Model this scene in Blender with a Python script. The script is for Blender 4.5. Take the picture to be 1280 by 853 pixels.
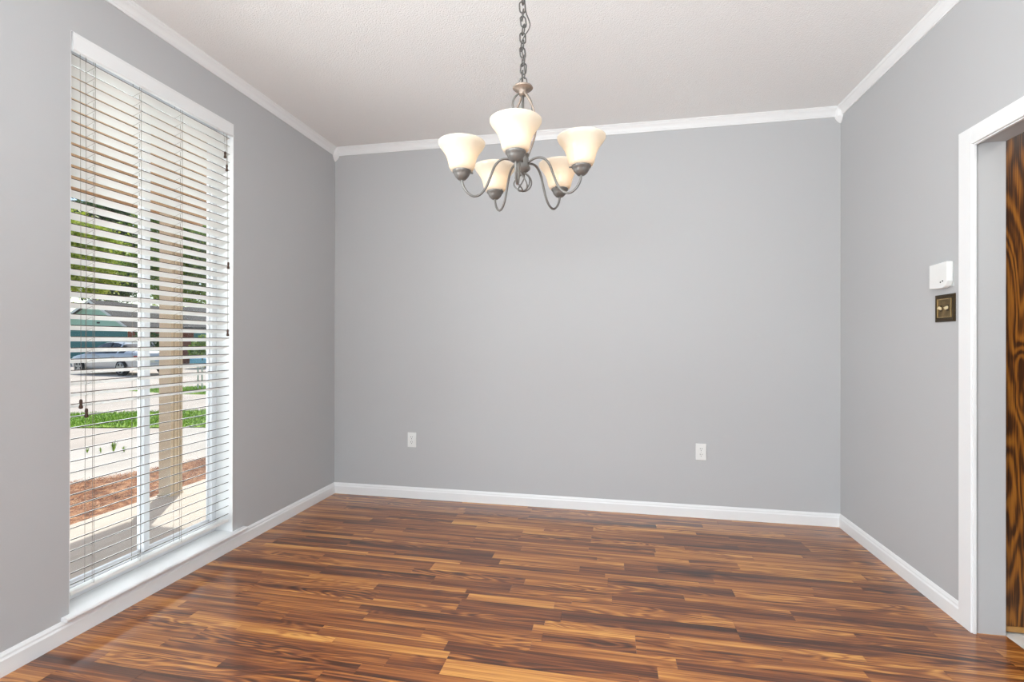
import bpy, bmesh, math, random
from mathutils import Vector, Matrix, noise

# ------------------------------------------------------------------ scene, camera, light
for o in list(bpy.data.objects):
    bpy.data.objects.remove(o, do_unlink=True)
S = bpy.context.scene
COL = S.collection
random.seed(7)

W = 3.6315            # room width (x), back wall at y=0, room runs towards -y
H = 2.743             # ceiling height
YR = -5.4             # rear wall
CAM = Vector((2.1408, -3.5535, 1.2055))
FOC = 611.376         # focal length in pixels of a 1280 px wide frame
cr = Vector((0.981166, 0.193160, 0.001781))
cu = Vector((-0.001422, -0.001993, 0.999997))
cf = Vector((-0.193163, 0.981165, 0.001681))
cd = bpy.data.cameras.new('camera')
cam = bpy.data.objects.new('camera', cd)
COL.objects.link(cam)
cam.matrix_world = Matrix(((cr.x, cu.x, -cf.x, CAM.x), (cr.y, cu.y, -cf.y, CAM.y),
                           (cr.z, cu.z, -cf.z, CAM.z), (0, 0, 0, 1)))
cd.sensor_width = 36.0
cd.lens = FOC / 1280 * 36
cd.clip_start = 0.02
cd.clip_end = 500
S.camera = cam

SUN_TRAVEL = Vector((0.341, -0.547, -0.766)).normalized()
w = bpy.data.worlds.new('world')
S.world = w
w.use_nodes = True
nt = w.node_tree
nt.nodes.clear()
sky = nt.nodes.new('ShaderNodeTexSky')
sky.sky_type = 'NISHITA'
sky.sun_disc = False
sky.sun_elevation = math.asin(-SUN_TRAVEL.z)
sky.sun_rotation = math.atan2(-SUN_TRAVEL.x, -SUN_TRAVEL.y)
bg = nt.nodes.new('ShaderNodeBackground')
bg.inputs[1].default_value = 0.18
wo = nt.nodes.new('ShaderNodeOutputWorld')
nt.links.new(sky.outputs[0], bg.inputs[0])
nt.links.new(bg.outputs[0], wo.inputs[0])

sd = bpy.data.lights.new('sun', 'SUN')
sd.energy = 4.1
sd.angle = math.radians(0.6)
sd.color = (1.0, 0.95, 0.87)
sun = bpy.data.objects.new('sun', sd)
COL.objects.link(sun)
sun.rotation_euler = SUN_TRAVEL.to_track_quat('-Z', 'Y').to_euler()

def area_light(name, loc, direction, sx, sy, power, color=(1, 1, 1)):
    d = bpy.data.lights.new(name, 'AREA')
    d.shape = 'RECTANGLE'
    d.size, d.size_y = sx, sy
    d.energy = power
    d.color = color
    o = bpy.data.objects.new(name, d)
    COL.objects.link(o)
    o.location = loc
    o.rotation_euler = Vector(direction).to_track_quat('-Z', 'Y').to_euler()
    return o

# added fill light behind the camera, shining in at the rear opening
area_light('rear_fill', (W / 2, YR - 0.25, 1.25), (0, 1, 0.12), 2.9, 2.2, 26, (0.94, 0.975, 1))
# added fill light behind the camera, tilted up to lift right wall and ceiling
area_light('side_fill', (-0.30, -4.25, 1.25), (1, 0.4, 0.12), 1.5, 2.2, 140, (0.91, 0.97, 1))
# unseen area light added behind the camera, aimed up to brighten the ceiling
area_light('ceiling_fill', (2.0, -4.45, 1.55), (0.06, 0.16, 1), 1.1, 1.1, 100, (0.865, 0.965, 1))
# daylight through the front window, just outside its panes
area_light('front_window_daylight', (-0.19, -1.515, 1.28), (1, 0, 0.05), 0.76, 2.2, 17, (0.92, 0.975, 1))
# unseen fill light added to brighten the hall beyond the doorway
area_light('hall_fill', (4.6, -2.1, 2.60), (0, 0, -1), 0.5, 0.5, 9, (1, 0.95, 0.88))

vs = S.view_settings
vs.view_transform = 'Standard'
vs.look = 'None'
vs.exposure = 0.10
vs.gamma = 1.0
vs.use_curve_mapping = False

# ------------------------------------------------------------------ helpers
def lin(*c):
    return tuple(((v / 255) / 12.92 if v / 255 <= 0.04045 else ((v / 255 + 0.055) / 1.055) ** 2.4) for v in c)

def new_mat(name):
    m = bpy.data.materials.new(name)
    m.use_nodes = True
    n = m.node_tree
    b = n.nodes['Principled BSDF']
    return m, n, b

def N(n, t, **kw):
    x = n.nodes.new(t)
    for k, v in kw.items():
        setattr(x, k, v)
    return x

def add_bump(n, b, scale, strength, dist=0.002, detail=4, coord='Object'):
    tc = N(n, 'ShaderNodeTexCoord')
    nz = N(n, 'ShaderNodeTexNoise')
    nz.inputs['Scale'].default_value = scale
    nz.inputs['Detail'].default_value = detail
    bp = N(n, 'ShaderNodeBump')
    bp.inputs['Strength'].default_value = strength
    bp.inputs['Distance'].default_value = dist
    n.links.new(tc.outputs[coord], nz.inputs['Vector'])
    n.links.new(nz.outputs['Fac'], bp.inputs['Height'])
    n.links.new(bp.outputs['Normal'], b.inputs['Normal'])

def mat(name, col, rough=0.5, metal=0.0, var=0.0, vscale=3.0, bump=None, spec=0.5, coat=0.0):
    """plain material; var mixes a darker tone in by noise; col given in sRGB 0..255"""
    m, n, b = new_mat(name)
    c = lin(*col)
    b.inputs['Base Color'].default_value = (*c, 1)
    b.inputs['Roughness'].default_value = rough
    b.inputs['Metallic'].default_value = metal
    b.inputs['Specular IOR Level'].default_value = spec
    b.inputs['Coat Weight'].default_value = coat
    if var:
        tc = N(n, 'ShaderNodeTexCoord')
        nz = N(n, 'ShaderNodeTexNoise')
        nz.inputs['Scale'].default_value = vscale
        nz.inputs['Detail'].default_value = 6
        rp = N(n, 'ShaderNodeValToRGB')
        rp.color_ramp.elements[0].position = 0.3
        rp.color_ramp.elements[1].position = 0.7
        rp.color_ramp.elements[0].color = (*[v * (1 - var) for v in c], 1)
        rp.color_ramp.elements[1].color = (*[min(1, v * (1 + var * 0.6)) for v in c], 1)
        n.links.new(tc.outputs['Object'], nz.inputs['Vector'])
        n.links.new(nz.outputs['Fac'], rp.inputs['Fac'])
        n.links.new(rp.outputs['Color'], b.inputs['Base Color'])
    if bump:
        add_bump(n, b, *bump)
    return m

def tag(o, label=None, cat=None, group=None, kind=None):
    if label: o['label'] = label
    if cat: o['category'] = cat
    if group: o['group'] = group
    if kind: o['kind'] = kind
    return o

def empty(name, loc=(0, 0, 0), rz=0.0, parent=None):
    o = bpy.data.objects.new(name, None)
    o.empty_display_size = 0.1
    COL.objects.link(o)
    o.location = loc
    o.rotation_euler = (0, 0, rz)
    o.parent = parent
    return o

class MB:
    """collects polygons; build() links them as one mesh object"""
    def __init__(s):
        s.v = []
        s.f = []
        s.sm = []
    def add(s, vs_, fs_, smooth=False):
        k = len(s.v)
        s.v += [tuple(v) for v in vs_]
        s.f += [tuple(i + k for i in f) for f in fs_]
        s.sm += [smooth] * len(fs_)
        return s
    def box(s, x0, x1, y0, y1, z0, z1, rot=None):
        v = [Vector((x, y, z)) for z in (z0, z1) for y in (y0, y1) for x in (x0, x1)]
        if rot is not None:
            c = Vector(((x0 + x1) / 2, (y0 + y1) / 2, (z0 + z1) / 2))
            v = [c + rot @ (p - c) for p in v]
        return s.add(v, [(0, 2, 3, 1), (4, 5, 7, 6), (0, 1, 5, 4), (2, 6, 7, 3), (0, 4, 6, 2), (1, 3, 7, 5)])
    def poly(s, pts):
        return s.add(pts, [tuple(range(len(pts)))])
    def prism(s, pts, vec):
        """closed polygon pts (3d) pushed along vec"""
        n = len(pts)
        vec = Vector(vec)
        v = [Vector(p) for p in pts] + [Vector(p) + vec for p in pts]
        f = [tuple(range(n - 1, -1, -1)), tuple(range(n, 2 * n))]
        f += [(i, (i + 1) % n, n + (i + 1) % n, n + i) for i in range(n)]
        return s.add(v, f)
    def lathe(s, prof, c=(0, 0, 0), seg=24, axis='z', cap=True, rot=None):
        c = Vector(c)
        v = []
        for r, z in prof:
            for i in range(seg):
                a = 2 * math.pi * i / seg
                p = Vector((r * math.cos(a), r * math.sin(a), z))
                if axis == 'x': p = Vector((p.z, p.x, p.y))
                if axis == 'y': p = Vector((p.y, p.z, p.x))
                if rot is not None: p = rot @ p
                v.append(c + p)
        f = []
        m = len(prof)
        for j in range(m - 1):
            for i in range(seg):
                a, b = j * seg + i, j * seg + (i + 1) % seg
                f.append((a, b, b + seg, a + seg))
        if cap:
            f.append(tuple(range(seg - 1, -1, -1)))
            f.append(tuple((m - 1) * seg + i for i in range(seg)))
        return s.add(v, f, True)
    def tube(s, pts, r, seg=8, closed=False):
        pts = [Vector(p) for p in pts]
        n = len(pts)
        rr = r if isinstance(r, (list, tuple)) else [r] * n
        v, f = [], []
        up = None
        for i, p in enumerate(pts):
            a = pts[(i - 1) % n] if (closed or i > 0) else p
            b = pts[(i + 1) % n] if (closed or i < n - 1) else p
            t = (b - a).normalized()
            if up is None:
                up = t.orthogonal().normalized()
            up = (up - t * up.dot(t))
            up = up.normalized() if up.length > 1e-6 else t.orthogonal().normalized()
            sd_ = t.cross(up)
            for k in range(seg):
                an = 2 * math.pi * k / seg
                v.append(p + (up * math.cos(an) + sd_ * math.sin(an)) * rr[i])
        m = n if closed else n - 1
        for i in range(m):
            for k in range(seg):
                a, b = i * seg + k, i * seg + (k + 1) % seg
                c_, d_ = ((i + 1) % n) * seg + (k + 1) % seg, ((i + 1) % n) * seg + k
                f.append((a, b, c_, d_))
        if not closed:
            f.append(tuple(range(seg - 1, -1, -1)))
            f.append(tuple((n - 1) * seg + k for k in range(seg)))
        return s.add(v, f, True)
    def mesh(s, name, material=None):
        me = bpy.data.meshes.new(name)
        me.from_pydata(s.v, [], s.f)
        me.polygons.foreach_set('use_smooth', s.sm)
        me.update()
        if material: me.materials.append(material)
        return me
    def build(s, name, material=None, parent=None, bevel=0.0, kind=None, fix=False):
        me = s.mesh(name, material)
        if fix:
            bm = bmesh.new()
            bm.from_mesh(me)
            bmesh.ops.recalc_face_normals(bm, faces=bm.faces)
            bm.to_mesh(me)
            bm.free()
        o = bpy.data.objects.new(name, me)
        COL.objects.link(o)
        o.parent = parent
        if bevel:
            md = o.modifiers.new('bevel', 'BEVEL')
            md.width = bevel
            md.segments = 2
            md.limit_method = 'ANGLE'
            md.angle_limit = math.radians(40)
        if kind: o['kind'] = kind
        return o

def inst(name, me, parent=None, loc=(0, 0, 0), rot=(0, 0, 0), scale=(1, 1, 1)):
    o = bpy.data.objects.new(name, me)
    COL.objects.link(o)
    o.parent = parent
    o.location = loc
    o.rotation_euler = rot
    o.scale = scale
    return o

def smooth_path(pts, sub=6):
    """Catmull-Rom through pts"""
    P = [Vector(p) for p in pts]
    P = [P[0] * 2 - P[1]] + P + [P[-1] * 2 - P[-2]]
    out = []
    for i in range(1, len(P) - 2):
        for k in range(sub):
            t = k / sub
            a, b, c, d = P[i - 1], P[i], P[i + 1], P[i + 2]
            out.append(0.5 * ((2 * b) + (c - a) * t + (2 * a - 5 * b + 4 * c - d) * t * t + (3 * b - a - 3 * c + d) * t ** 3))
    out.append(P[-2])
    return out

# ------------------------------------------------------------------ materials
M = {}
M['wall'] = mat('grey_wall_paint', (192, 192, 193), 0.55, bump=(220, 0.12, 0.002), spec=0.35)
M['trim'] = mat('white_trim_paint', (240, 240, 240), 0.35, spec=0.45)
M['white_plastic'] = mat('white_plastic', (238, 238, 236), 0.35)
M['slot'] = mat('dark_slot', (60, 58, 55), 0.6)
M['vinyl'] = mat('white_vinyl_window', (236, 238, 241), 0.35)
M['slat'] = mat('white_slat_paint', (240, 239, 236), 0.4, var=0.02)
M['cord'] = mat('cord_string', (140, 130, 118), 0.8)
M['tassel'] = mat('brown_wood_tassel', (70, 45, 30), 0.5)
M['steel'] = mat('screw_metal', (190, 190, 188), 0.35, metal=1)

def ceiling_mat():
    m, n, b = new_mat('popcorn_ceiling')
    b.inputs['Base Color'].default_value = (*lin(248, 248, 247), 1)
    b.inputs['Roughness'].default_value = 0.9
    tc = N(n, 'ShaderNodeTexCoord')
    a = N(n, 'ShaderNodeTexNoise'); a.inputs['Scale'].default_value = 110; a.inputs['Detail'].default_value = 5
    v = N(n, 'ShaderNodeTexVoronoi'); v.inputs['Scale'].default_value = 150
    mx = N(n, 'ShaderNodeMath', operation='SUBTRACT')
    bp = N(n, 'ShaderNodeBump'); bp.inputs['Strength'].default_value = 0.5; bp.inputs['Distance'].default_value = 0.004
    for t in (a, v): n.links.new(tc.outputs['Object'], t.inputs['Vector'])
    n.links.new(a.outputs['Fac'], mx.inputs[0]); n.links.new(v.outputs['Distance'], mx.inputs[1])
    n.links.new(mx.outputs[0], bp.inputs['Height']); n.links.new(bp.outputs['Normal'], b.inputs['Normal'])
    return m
M['ceiling'] = ceiling_mat()

def plank_mat():
    """laminate strip: tone from the object's colour, long streaks, contour figure; grain runs along x"""
    m, n, b = new_mat('laminate_strip')
    L = n.links.new
    geo = N(n, 'ShaderNodeNewGeometry')
    oi = N(n, 'ShaderNodeObjectInfo')
    mul = N(n, 'ShaderNodeMath', operation='MULTIPLY'); mul.inputs[1].default_value = 57.0
    L(oi.outputs['Random'], mul.inputs[0])
    off = N(n, 'ShaderNodeCombineXYZ')
    for i in (0, 1, 2): L(mul.outputs[0], off.inputs[i])
    pos = N(n, 'ShaderNodeVectorMath', operation='ADD')
    L(geo.outputs['Position'], pos.inputs[0]); L(off.outputs[0], pos.inputs[1])
    def scaled(sx, sy):
        s_ = N(n, 'ShaderNodeVectorMath', operation='MULTIPLY')
        s_.inputs[1].default_value = (sx, sy, 1.0)
        L(pos.outputs[0], s_.inputs[0])
        return s_
    def nz(sx, sy, detail=3, dist=0.0):
        t = N(n, 'ShaderNodeTexNoise'); t.inputs['Scale'].default_value = 1.0
        t.inputs['Detail'].default_value = detail; t.inputs['Distortion'].default_value = dist
        L(scaled(sx, sy).outputs[0], t.inputs['Vector'])
        return t
    broad = nz(0.8, 20, 2, 0.3)             # heartwood / sapwood bands
    streak = nz(2.2, 150, 4)           # long fine streaks
    fig = nz(1.7, 12, 2, 0.7)          # contours of this give the cathedral figure
    sn = N(n, 'ShaderNodeMath', operation='MULTIPLY'); sn.inputs[1].default_value = 60
    L(fig.outputs['Fac'], sn.inputs[0])
    si = N(n, 'ShaderNodeMath', operation='SINE'); L(sn.outputs[0], si.inputs[0])
    mask = nz(1.1, 6, 1)
    mr = N(n, 'ShaderNodeMapRange'); mr.inputs[1].default_value = 0.46; mr.inputs[2].default_value = 0.62
    L(mask.outputs['Fac'], mr.inputs[0])
    figm = N(n, 'ShaderNodeMath', operation='MULTIPLY'); L(si.outputs[0], figm.inputs[0]); L(mr.outputs[0], figm.inputs[1])
    # tone = colour.r + (broad-.5)*a + (streak-.5)*b + fig*c
    sep = N(n, 'ShaderNodeSeparateColor'); L(oi.outputs['Color'], sep.inputs[0])
    def mad(src, mulv, addsock=None, addv=0.0):
        x = N(n, 'ShaderNodeMath', operation='MULTIPLY_ADD'); x.inputs[1].default_value = mulv
        L(src, x.inputs[0])
        if addsock is not None: L(addsock, x.inputs[2])
        else: x.inputs[2].default_value = addv
        return x
    t1 = mad(broad.outputs['Fac'], 1.15, None, -0.575)
    t2 = mad(streak.outputs['Fac'], 0.95, t1.outputs[0])
    t3 = mad(figm.outputs[0], 0.17, t2.outputs[0])
    t4 = N(n, 'ShaderNodeMath', operation='ADD'); L(t3.outputs[0], t4.inputs[0]); L(sep.outputs[0], t4.inputs[1])
    t5 = N(n, 'ShaderNodeMath', operation='SUBTRACT'); L(t4.outputs[0], t5.inputs[0]); t5.inputs[1].default_value = 0.455
    rp = N(n, 'ShaderNodeValToRGB')
    e = rp.color_ramp.elements
    e[0].position = 0.08; e[0].color = (*lin(58, 27, 12), 1)
    e[1].position = 0.95; e[1].color = (*lin(224, 162, 84), 1)
    for p_, c_ in ((0.32, (98, 50, 24)), (0.5, (142, 80, 36)), (0.7, (186, 119, 56))):
        x = e.new(p_); x.color = (*lin(*c_), 1)
    L(t5.outputs[0], rp.inputs['Fac'])
    L(rp.outputs['Color'], b.inputs['Base Color'])
    b.inputs['Roughness'].default_value = 0.34
    b.inputs['Coat Weight'].default_value = 0.55
    b.inputs['Coat Roughness'].default_value = 0.16
    b.inputs['Specular IOR Level'].default_value = 0.5
    fine = nz(30, 420, 2)
    bp = N(n, 'ShaderNodeBump'); bp.inputs['Strength'].default_value = 0.10; bp.inputs['Distance'].default_value = 0.001
    L(fine.outputs['Fac'], bp.inputs['Height']); L(bp.outputs['Normal'], b.inputs['Normal'])
    return m
M['plank'] = plank_mat()

def oak_mat():
    """wild vertical oak plywood figure"""
    m, n, b = new_mat('oak_door_veneer')
    L = n.links.new
    tc = N(n, 'ShaderNodeTexCoord')
    s_ = N(n, 'ShaderNodeVectorMath', operation='MULTIPLY'); s_.inputs[1].default_value = (6.5, 6.5, 1.3)
    L(tc.outputs['Object'], s_.inputs[0])
    a = N(n, 'ShaderNodeTexNoise'); a.inputs['Scale'].default_value = 1.0; a.inputs['Detail'].default_value = 2; a.inputs['Distortion'].default_value = 0.5
    L(s_.outputs[0], a.inputs['Vector'])
    q = N(n, 'ShaderNodeMath', operation='MULTIPLY'); q.inputs[1].default_value = 85
    L(a.outputs['Fac'], q.inputs[0])
    si = N(n, 'ShaderNodeMath', operation='SINE'); L(q.outputs[0], si.inputs[0])
    s2 = N(n, 'ShaderNodeVectorMath', operation='MULTIPLY'); s2.inputs[1].default_value = (220, 220, 6)
    L(tc.outputs['Object'], s2.inputs[0])
    g = N(n, 'ShaderNodeTexNoise'); g.inputs['Scale'].default_value = 1; g.inputs['Detail'].default_value = 3
    L(s2.outputs[0], g.inputs['Vector'])
    mx = N(n, 'ShaderNodeMath', operation='MULTIPLY_ADD'); mx.inputs[1].default_value = 0.20; L(si.outputs[0], mx.inputs[0])
    L(g.outputs['Fac'], mx.inputs[2])
    rp = N(n, 'ShaderNodeValToRGB')
    e = rp.color_ramp.elements
    e[0].position = 0.30; e[0].color = (*lin(62, 33, 10), 1)
    e[1].position = 0.74; e[1].color = (*lin(152, 95, 30), 1)
    x = e.new(0.5); x.color = (*lin(118, 68, 20), 1)
    L(mx.outputs[0], rp.inputs['Fac']); L(rp.outputs['Color'], b.inputs['Base Color'])
    b.inputs['Roughness'].default_value = 0.35
    return m
M['oak'] = oak_mat()

def glass_mat():
    m = bpy.data.materials.new('window_glass')
    m.use_nodes = True
    n = m.node_tree
    n.nodes.clear()
    out = N(n, 'ShaderNodeOutputMaterial')
    tr = N(n, 'ShaderNodeBsdfTransparent'); tr.inputs[0].default_value = (0.97, 0.985, 0.98, 1)
    gl = N(n, 'ShaderNodeBsdfGlossy'); gl.inputs['Roughness'].default_value = 0.02
    fr = N(n, 'ShaderNodeFresnel'); fr.inputs[0].default_value = 1.25
    mx = N(n, 'ShaderNodeMixShader')
    n.links.new(fr.outputs[0], mx.inputs[0]); n.links.new(tr.outputs[0], mx.inputs[1]); n.links.new(gl.outputs[0], mx.inputs[2])
    n.links.new(mx.outputs[0], out.inputs[0])
    return m
M['glass'] = glass_mat()

# ------------------------------------------------------------------ room shell
TW = 0.114                                  # wall thickness
WY0, WY1 = -1.955, -1.076                    # window opening along y
WZ0, WZ1 = 0.100, 2.468
DY0, DY1 = -2.11, -1.187                     # doorway in right wall
DZ = 2.036

MB().box(-0.14, W + TW, 0, 0.12, -0.02, H + 0.02).build('wall_back', M['wall'], kind='structure')
m = MB()
m.box(-0.14, 0, YR, -5.05, -0.02, H + 0.02).box(-0.14, 0, -3.45, WY0, -0.02, H + 0.02)
m.box(-0.14, 0, -5.05, -3.45, -0.02, WZ0 - 0.016).box(-0.14, 0, -5.05, -3.45, WZ1, H + 0.02)
m.box(-0.14, 0, WY1, 0, -0.02, H + 0.02)
m.box(-0.14, 0, WY0, WY1, -0.02, WZ0 - 0.016).box(-0.14, 0, WY0, WY1, WZ1, H + 0.02)
m.build('wall_left', M['wall'], kind='structure')
m = MB()
m.box(W, W + TW, YR, DY0, -0.02, H + 0.02).box(W, W + TW, DY1, 0, -0.02, H + 0.02).box(W, W + TW, DY0, DY1, DZ, H + 0.02)
m.build('wall_right', M['wall'], kind='structure')
m = MB()
m.box(-0.14, 0.35, YR - 0.12, YR, -0.02, H + 0.02).box(W - 0.35, W + TW, YR - 0.12, YR, -0.02, H + 0.02)
m.box(0.35, W - 0.35, YR - 0.12, YR, 2.4, H + 0.02)
m.build('wall_rear', M['wall'], kind='structure')
MB().box(-0.14, W + TW, YR - 0.12, 0.12, H, H + 0.1).build('ceiling', M['ceiling'], kind='structure')

# floor: dark underlay with separate laminate strips on it
floor = MB().box(-0.0, W, YR, 0, -0.05, -0.008).build('floor', mat('floor_underlay', (60, 36, 24), 0.8), kind='structure')
unit = MB().box(0, 1, 0, 1, 0, 1).mesh('plank', M['plank'])
rest = MB()
rng = random.Random(21)
y = -0.004
boards = []
count = 0
GAP = 0.0006
# distinct pale and dark strips of the floor: x from, x to, y of the strip's centre, tone
MARKS = [(2.04, 2.58, -0.532, 0.66), (2.40, 2.83, -0.681, 0.66), (2.83, 3.43, -0.741, 0.66), (1.90, 2.67, -1.321, 0.66), (1.88, 2.25, -1.501, 0.66),
         (2.25, 3.06, -1.550, 0.66), (2.40, 3.36, -0.847, 0.36), (2.16, 2.94, -1.232, 0.38), (1.91, 2.67, -1.438, 0.38), (0.58, 1.20, -0.720, 0.38),
         (0.95, 1.56, -0.922, 0.38), (1.13, 1.73, -1.139, 0.38), (1.02, 1.49, -1.337, 0.36), (1.47, 1.90, -1.292, 0.69), (1.47, 1.94, -1.442, 0.38),
         (1.83, 2.25, -1.494, 0.69), (1.54, 2.25, -1.755, 0.38), (1.54, 2.25, -1.818, 0.66), (1.39, 1.84, -1.632, 0.55), (1.12, 1.48, -1.950, 0.38),
         (0.41, 1.61, -0.520, 0.36), (0.31, 0.62, -0.899, 0.38), (1.61, 2.04, -0.487, 0.66), (1.60, 2.41, -0.596, 0.38)]
PATS = [(0.064, 0.064, 0.064), (0.042, 0.088, 0.062), (0.098, 0.036, 0.058), (0.064, 0.064, 0.064), (0.102, 0.090), (0.040, 0.092, 0.060), (0.058, 0.070, 0.064)]
def toned(sw):
    r_ = rng.random()
    t_ = rng.gauss(0.50, 0.05) if r_ < 0.64 else (rng.gauss(0.40, 0.04) if r_ < 0.85 else rng.gauss(0.63, 0.05))
    if sw > 0.085: t_ = min(t_, 0.56)
    if sw < 0.05: t_ += 0.10
    return t_
while y > YR + 0.1:
    pat = rng.choice(PATS)
    cut0 = rng.uniform(0.15, 0.8)
    for si_, sw in enumerate(pat):
        y2 = y - sw
        fixed = sorted(m_ for m_ in MARKS if y2 <= m_[2] < y)
        segs = []
        x = 0.0
        for k, (a, b, yc, tn) in enumerate(fixed + [(W, W, 0, 0)]):
            a = max(a, x)
            while x < a - 0.001:                       # random strips up to the next fixed one
                nx = cut0 if (x == 0.0 and si_ and rng.random() < 0.6) else x + (rng.uniform(0.12, 0.8) if x == 0.0 else rng.uniform(0.40, 0.95))
                if a - nx < 0.16: nx = a
                segs.append((x, nx, toned(sw)))
                x = nx
            if b - x > 0.1:
                segs.append((x, b, tn))
                x = b
        for x, x2, tone in segs:
            if y > -2.30:
                o = inst('plank', unit, floor, (x + GAP / 2, y2 + GAP / 2, -0.008), (0, 0, 0), (x2 - x - GAP, sw - GAP, 0.008 - rng.uniform(0, 0.0002)))
                o.color = (tone, tone, tone, 1)
                count += 1
            else:
                rest.box(x + GAP / 2, x2 - GAP / 2, y2 + GAP / 2, y - GAP / 2, -0.008, 0)
        y = y2
print('floor strips', count)
o = rest.build('plank', M['plank'], floor, kind='stuff')
o.color = (0.45, 0.45, 0.45, 1)

# baseboards: moulded profile (t = out of wall, z)
BH, BT = 0.085, 0.0132
bprof = [(0, 0), (BT, 0), (BT, 0.058), (BT - 0.002, 0.062), (BT - 0.004, 0.066), (BT - 0.0045, 0.073), (BT - 0.008, 0.080), (0.003, BH), (0, BH)]
def run_profile(name, prof, a, b, out, mt, kind='structure', fl=None):
    """extrude a (t, z) profile from a to b; out = direction away from the wall"""
    a, b, out = Vector(a), Vector(b), Vector(out)
    pts = [a + out * t + Vector((0, 0, z)) for t, z in prof]
    return MB().prism(pts, b - a).build(name, mt, fix=True, kind=kind)
run_profile('baseboard_left', bprof, (0, YR, 0), (0, 0, 0), (1, 0, 0), M['trim'])
run_profile('baseboard_back', bprof, (0.0, 0, 0), (W, 0, 0), (0, -1, 0), M['trim'])
run_profile('baseboard_right', bprof, (W, -1.118, 0), (W, 0, 0), (-1, 0, 0), M['trim'])
run_profile('baseboard_right_rear', bprof, (W, YR, 0), (W, DY0 - 0.069, 0), (-1, 0, 0), M['trim'])

# crown moulding with ogee profile and drop blocks in the corners
CH, CP = 0.0606, 0.0325
cprof = [(0, -CH), (0.006, -CH), (0.0075, -CH + 0.004), (0.0075, -CH + 0.009), (0.010, -CH + 0.013), (0.0115, -CH + 0.020), (0.014, -CH + 0.027),
         (0.018, -CH + 0.034), (0.023, -CH + 0.040), (0.026, -CH + 0.045), (0.026, -CH + 0.049), (0.030, -CH + 0.053), (CP, -CH + 0.056), (CP, 0), (0, 0)]
cz = [(t, H + z) for t, z in cprof]
run_profile('trim_1', cz, (0, YR, 0), (0, 0, 0), (1, 0, 0), M['trim'])
run_profile('trim_2', cz, (0, 0, 0), (W, 0, 0), (0, -1, 0), M['trim'])
run_profile('trim_3', cz, (W, YR, 0), (W, 0, 0), (-1, 0, 0), M['trim'])
def corner_block(name, x, sx):
    rings = []
    for z, e, k in ((H, 0.040, 0.75), (H - 0.030, 0.040, 0.75), (H - 0.052, 0.038, 0.72), (H - 0.062, 0.037, 0.68), (H - 0.072, 0.033, 0.62), (H - 0.084, 0.025, 0.58), (H - 0.096, 0.013, 0.55), (H - 0.102, 0.005, 0.5)):
        rings.append([(x, 0, z), (x + sx * e, 0, z), (x + sx * e * 0.97, -e * (k - 0.35), z), (x + sx * e * k, -e * k, z), (x + sx * e * (k - 0.35), -e * 0.97, z), (x, -e, z)])
    v = [p for r in rings for p in r]
    f = []
    for j in range(len(rings) - 1):
        for i in range(6):
            f.append((j * 6 + i, j * 6 + (i + 1) % 6, j * 6 + 6 + (i + 1) % 6, j * 6 + 6 + i))
    f += [tuple(range(6)), tuple((len(rings) - 1) * 6 + i for i in range(6))]
    return MB().add(v, f).build(name, M['trim'], fix=True, kind='structure')
corner_block('trim_4', 0, 1)
corner_block('trim_5', W, -1)

# doorway casing (flat, with a thin inner bead) and gap line
def casing(name, y0, y1, z0, z1, bead):
    o = MB().box(W - 0.013, W, y0, y1, z0, z1).build(name, M['trim'], bevel=0.0015, kind='structure')
    MB().box(W - 0.007, W + 0.004, *bead).build('bead', M['trim'], o, bevel=0.001)
    return o
casing('trim_6', -1.192, -1.118, 0, 2.102, (-1.198, -1.1935, 0, 2.029))
casing('trim_7', DY0 - 0.069, DY0 + 0.005, 0, 2.102, (DY0 + 0.0065, DY0 + 0.011, 0, 2.029))
casing('trim_8', DY0 + 0.005, -1.192, 2.031, 2.102, (DY0 + 0.011, -1.198, 2.0245, 2.0295))
# little quarter-round end of the baseboard at the casing
# threshold strip and hall beyond
MB().box(W, W + TW, DY0, DY1, -0.05, 0.0).build('trim_9', M['plank'], kind='structure').color = (0.55, 0.55, 0.55, 1)
tile = mat('white_floor_tile', (232, 230, 226), 0.3, var=0.04, vscale=8)
hf = MB().box(W + TW, 5.4, -3.6, 0.0, -0.05, -0.003).build('floor_hall', mat('tile_grout', (190, 186, 180), 0.8), kind='structure')
tm = MB().box(0.0015, 0.3285, 0.0015, 0.3285, 0, 0.003).mesh('floor_tile', tile)
for i in range(5):
    for j in range(11):
        if W + TW + i * 0.33 < 5.1:
            inst('floor_tile', tm, hf, (W + TW + i * 0.33, -3.6 + j * 0.33 - 0.03, -0.003))
MB().box(5.4, 5.5, -3.6, 0, -0.05, H).build('wall_hall_far', M['wall'], kind='structure')
MB().box(W + TW, 5.5, 0.0, 0.1, -0.05, H).build('wall_hall_end', M['wall'], kind='structure')
MB().box(W + TW, 5.5, -3.7, -3.6, -0.05, H).build('wall_hall_near', M['wall'], kind='structure')
MB().box(W + TW, 5.5, -3.7, 0.1, H - 0.1, H).build('ceiling_hall', M['ceiling'], kind='structure')
dx0 = W + TW + 0.006
door = MB().box(dx0, dx0 + 0.90, -1.163, -1.128, 0.030, 2.12).build('door_1', M['oak'], bevel=0.002, kind='structure')
MB().box(dx0, dx0 + 0.90, -1.166, -1.125, 0.008, 0.030).build('bottom_strip', mat('pale_oak_strip', (176, 128, 70), 0.4), door)
brass = mat('brass', (176, 140, 78), 0.35, metal=1)
for zz in (0.25, 1.05, 1.8):
    MB().lathe([(0.006, zz - 0.045), (0.006, zz + 0.045)], (dx0 - 0.001, -1.120, 0), 12).build('hinge', brass, door)
MB().lathe([(0.012, 0), (0.012, -0.03), (0.026, -0.038), (0.028, -0.055), (0.018, -0.066)], (dx0 + 0.83, -1.163, 0.95), 20, 'y').build('door_knob', brass, door)

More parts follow.
